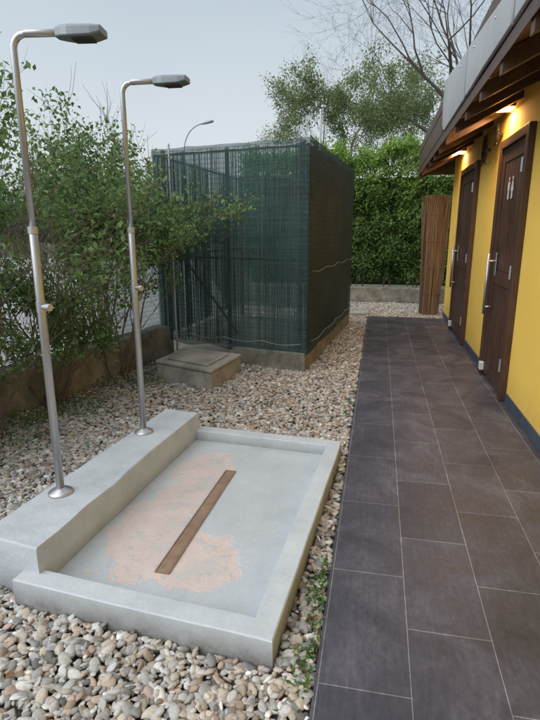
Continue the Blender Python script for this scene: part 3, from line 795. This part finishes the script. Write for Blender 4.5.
# ---------------------------------------------------------------- trees
def tree(base,h,r,lab,maxd,leafpal=None,lsz=.1,leafn=2,kids=(3,4),spread=.8,trunkfrac=.33,bark='bark_grey',grp='trees behind the hedge',sd=1,thin=.5,nb=5,keep=1.0):
    random.seed(sd)
    root=empty('tree',base,label=lab,cat='tree',group=grp); out=[];tips=[]
    b=Vector(base);tr=[(b,r)];n=6;q=b.copy()
    for i in range(n):
        q=q+Vector((random.gauss(0,.03)*h*.1,random.gauss(0,.03)*h*.1,h*trunkfrac/n)); tr.append((q.copy(),r*(1-.3*(i+1)/n)))
    v,f=geo_tube([tr],10); ch('trunk',v,f,M[bark],root,True)
    for i in range(nb):
        a=i*6.283/nb+random.random()*.6; d=Vector((math.cos(a)*.55,math.sin(a)*.55,1.0)) if i else Vector((0,0,1))
        grow(tr[-1][0] if i%2==0 else tr[-2][0],d,h*.26,r*thin,0,maxd,out,tips,.32,kids,.03,.70,spread)
    v,f=geo_tube(out,4,False); crown=ch('crown',v,f,M[bark],root,True)
    if leafpal:
        P=[]
        for t in tips:
            if random.random()>keep: continue
            for _ in range(leafn): P.append((t.x+random.gauss(0,lsz*1.2),t.y+random.gauss(0,lsz*1.2),t.z+random.gauss(0,lsz*1.2)))
        o=leaves('foliage',P,lsz,leafpal,.6); child(o,crown)
LP=[(.20,.27,.10),(.26,.32,.14),(.16,.21,.08),(.30,.34,.17)]
tree((2.5,19,0),12.5,.16,'tall bare tree with dense fine twigs behind the building',5,kids=(3,4),spread=.95,sd=3,thin=.52,nb=7)
tree((4.6,23,0),13.5,.16,'tall bare tree with dense fine twigs behind the building',5,kids=(3,4),spread=.95,sd=21,thin=.52,nb=6)
tree((-1.5,21,0),7.2,.13,'slender finely twigged tree with fresh pale spring leaves',5,LP,.088,2,kids=(3,4),sd=5,thin=.45,keep=.75,spread=.7)
tree((-5.2,38,0),9.0,.14,'small bare distant tree with fine twigs',5,kids=(3,3),sd=6)
tree((-8.0,44,0),8.8,.12,'small bare distant tree with fine twigs',5,kids=(3,3),sd=7)
tree((.6,25,0),7.4,.12,'slender finely twigged tree with fresh pale spring leaves',5,LP,.088,2,kids=(3,3),sd=8,thin=.45,keep=.9,spread=.7)
P=[]
random.seed(99)
for i in range(26000):
    x=random.uniform(-75,40);y=62+random.gauss(0,2); top=4.6+2.2*noise.noise(Vector((x*.12,0,0)))+1.0*noise.noise(Vector((x*.6,2,0)))
    z=top*random.random()**.8
    P.append((x,y,z))
leaves('far_woodland',P,.75,[(.15,.18,.13),(.18,.21,.15),(.22,.24,.19),(.13,.15,.12)],.7,kind='stuff')

# ---------------------------------------------------------------- street lamp
sl=empty('street_lamp',(-9.3,25,0),label='curved metal street lamp standing beyond the parking area',cat='street lamp')
pl=[(Vector((-9.3,25,-.07)),.07),(Vector((-9.28,25,5.0)),.03)]
for i in range(1,11):
    a=math.pi/2*i/10*.95; pl.append((Vector((-9.28+1.0*(1-math.cos(a)),25,5.1+1.15*math.sin(a))),.025))
v,f=geo_tube([pl],8); ch('pole',v,f,M['steel_head'],sl,True)
v,f=geo_tube([[(Vector((-8.35,25,6.24)),.03),(Vector((-8.2,25,6.28)),.065),(Vector((-7.9,25,6.33)),.065),(Vector((-7.8,25,6.34)),.03)]],8); ch('lamp_head',v,f,M['steel_head'],sl,True)

# ---------------------------------------------------------------- light
w=bpy.data.worlds.new('World'); scene.world=w; w.use_nodes=True; nt=w.node_tree; bg=nt.nodes['Background']
az=math.radians(228); el=math.radians(46)
sky=nt.nodes.new('ShaderNodeTexSky'); sky.sky_type='NISHITA'; sky.sun_disc=False
sky.sun_elevation=el; sky.sun_rotation=az; sky.air_density=1.0; sky.dust_density=3; sky.ozone_density=1.5
tc=nt.nodes.new('ShaderNodeTexCoord'); sp=nt.nodes.new('ShaderNodeSeparateXYZ'); nt.links.new(tc.outputs['Generated'],sp.inputs[0])
f=noise_n(nt,1.6,4,.5,tc.outputs['Generated'],.3)
zz=math_n(nt,'ADD',sp.outputs[2],math_n(nt,'MULTIPLY_ADD',f,.16,-.08))
grad=ramp(nt,zz,[(0.0,(.84,.88,.90)),(.18,(.72,.79,.84)),(.50,(.49,.595,.69)),(1.0,(.66,.74,.82))])
skc=mixc(nt,1.0,sky.outputs[0],(.06,.06,.06),'MULTIPLY')
final=mixc(nt,.12,grad,skc)
nt.links.new(final,bg.inputs[0]); bg.inputs[1].default_value=1.04
sun=bpy.data.lights.new('sun','SUN'); sun.energy=2.7; sun.angle=math.radians(75); sun.color=(1,.985,.97)
so=bpy.data.objects.new('sun',sun); col.objects.link(so)
dirv=Vector((math.sin(az)*math.cos(el),math.cos(az)*math.cos(el),math.sin(el)))
so.rotation_euler=dirv.to_track_quat('Z','Y').to_euler()

cam=bpy.data.cameras.new('camera'); co=bpy.data.objects.new('camera',cam); col.objects.link(co)
cam.sensor_fit='VERTICAL'; cam.sensor_height=36; cam.lens=26; cam.clip_start=.05; cam.clip_end=1000
co.location=(0,0,1.45); co.rotation_euler=(math.radians(90-14.04),0,math.radians(11.6))
scene.camera=co
scene.view_settings.view_transform='Standard'; scene.view_settings.look='None'; scene.view_settings.exposure=0
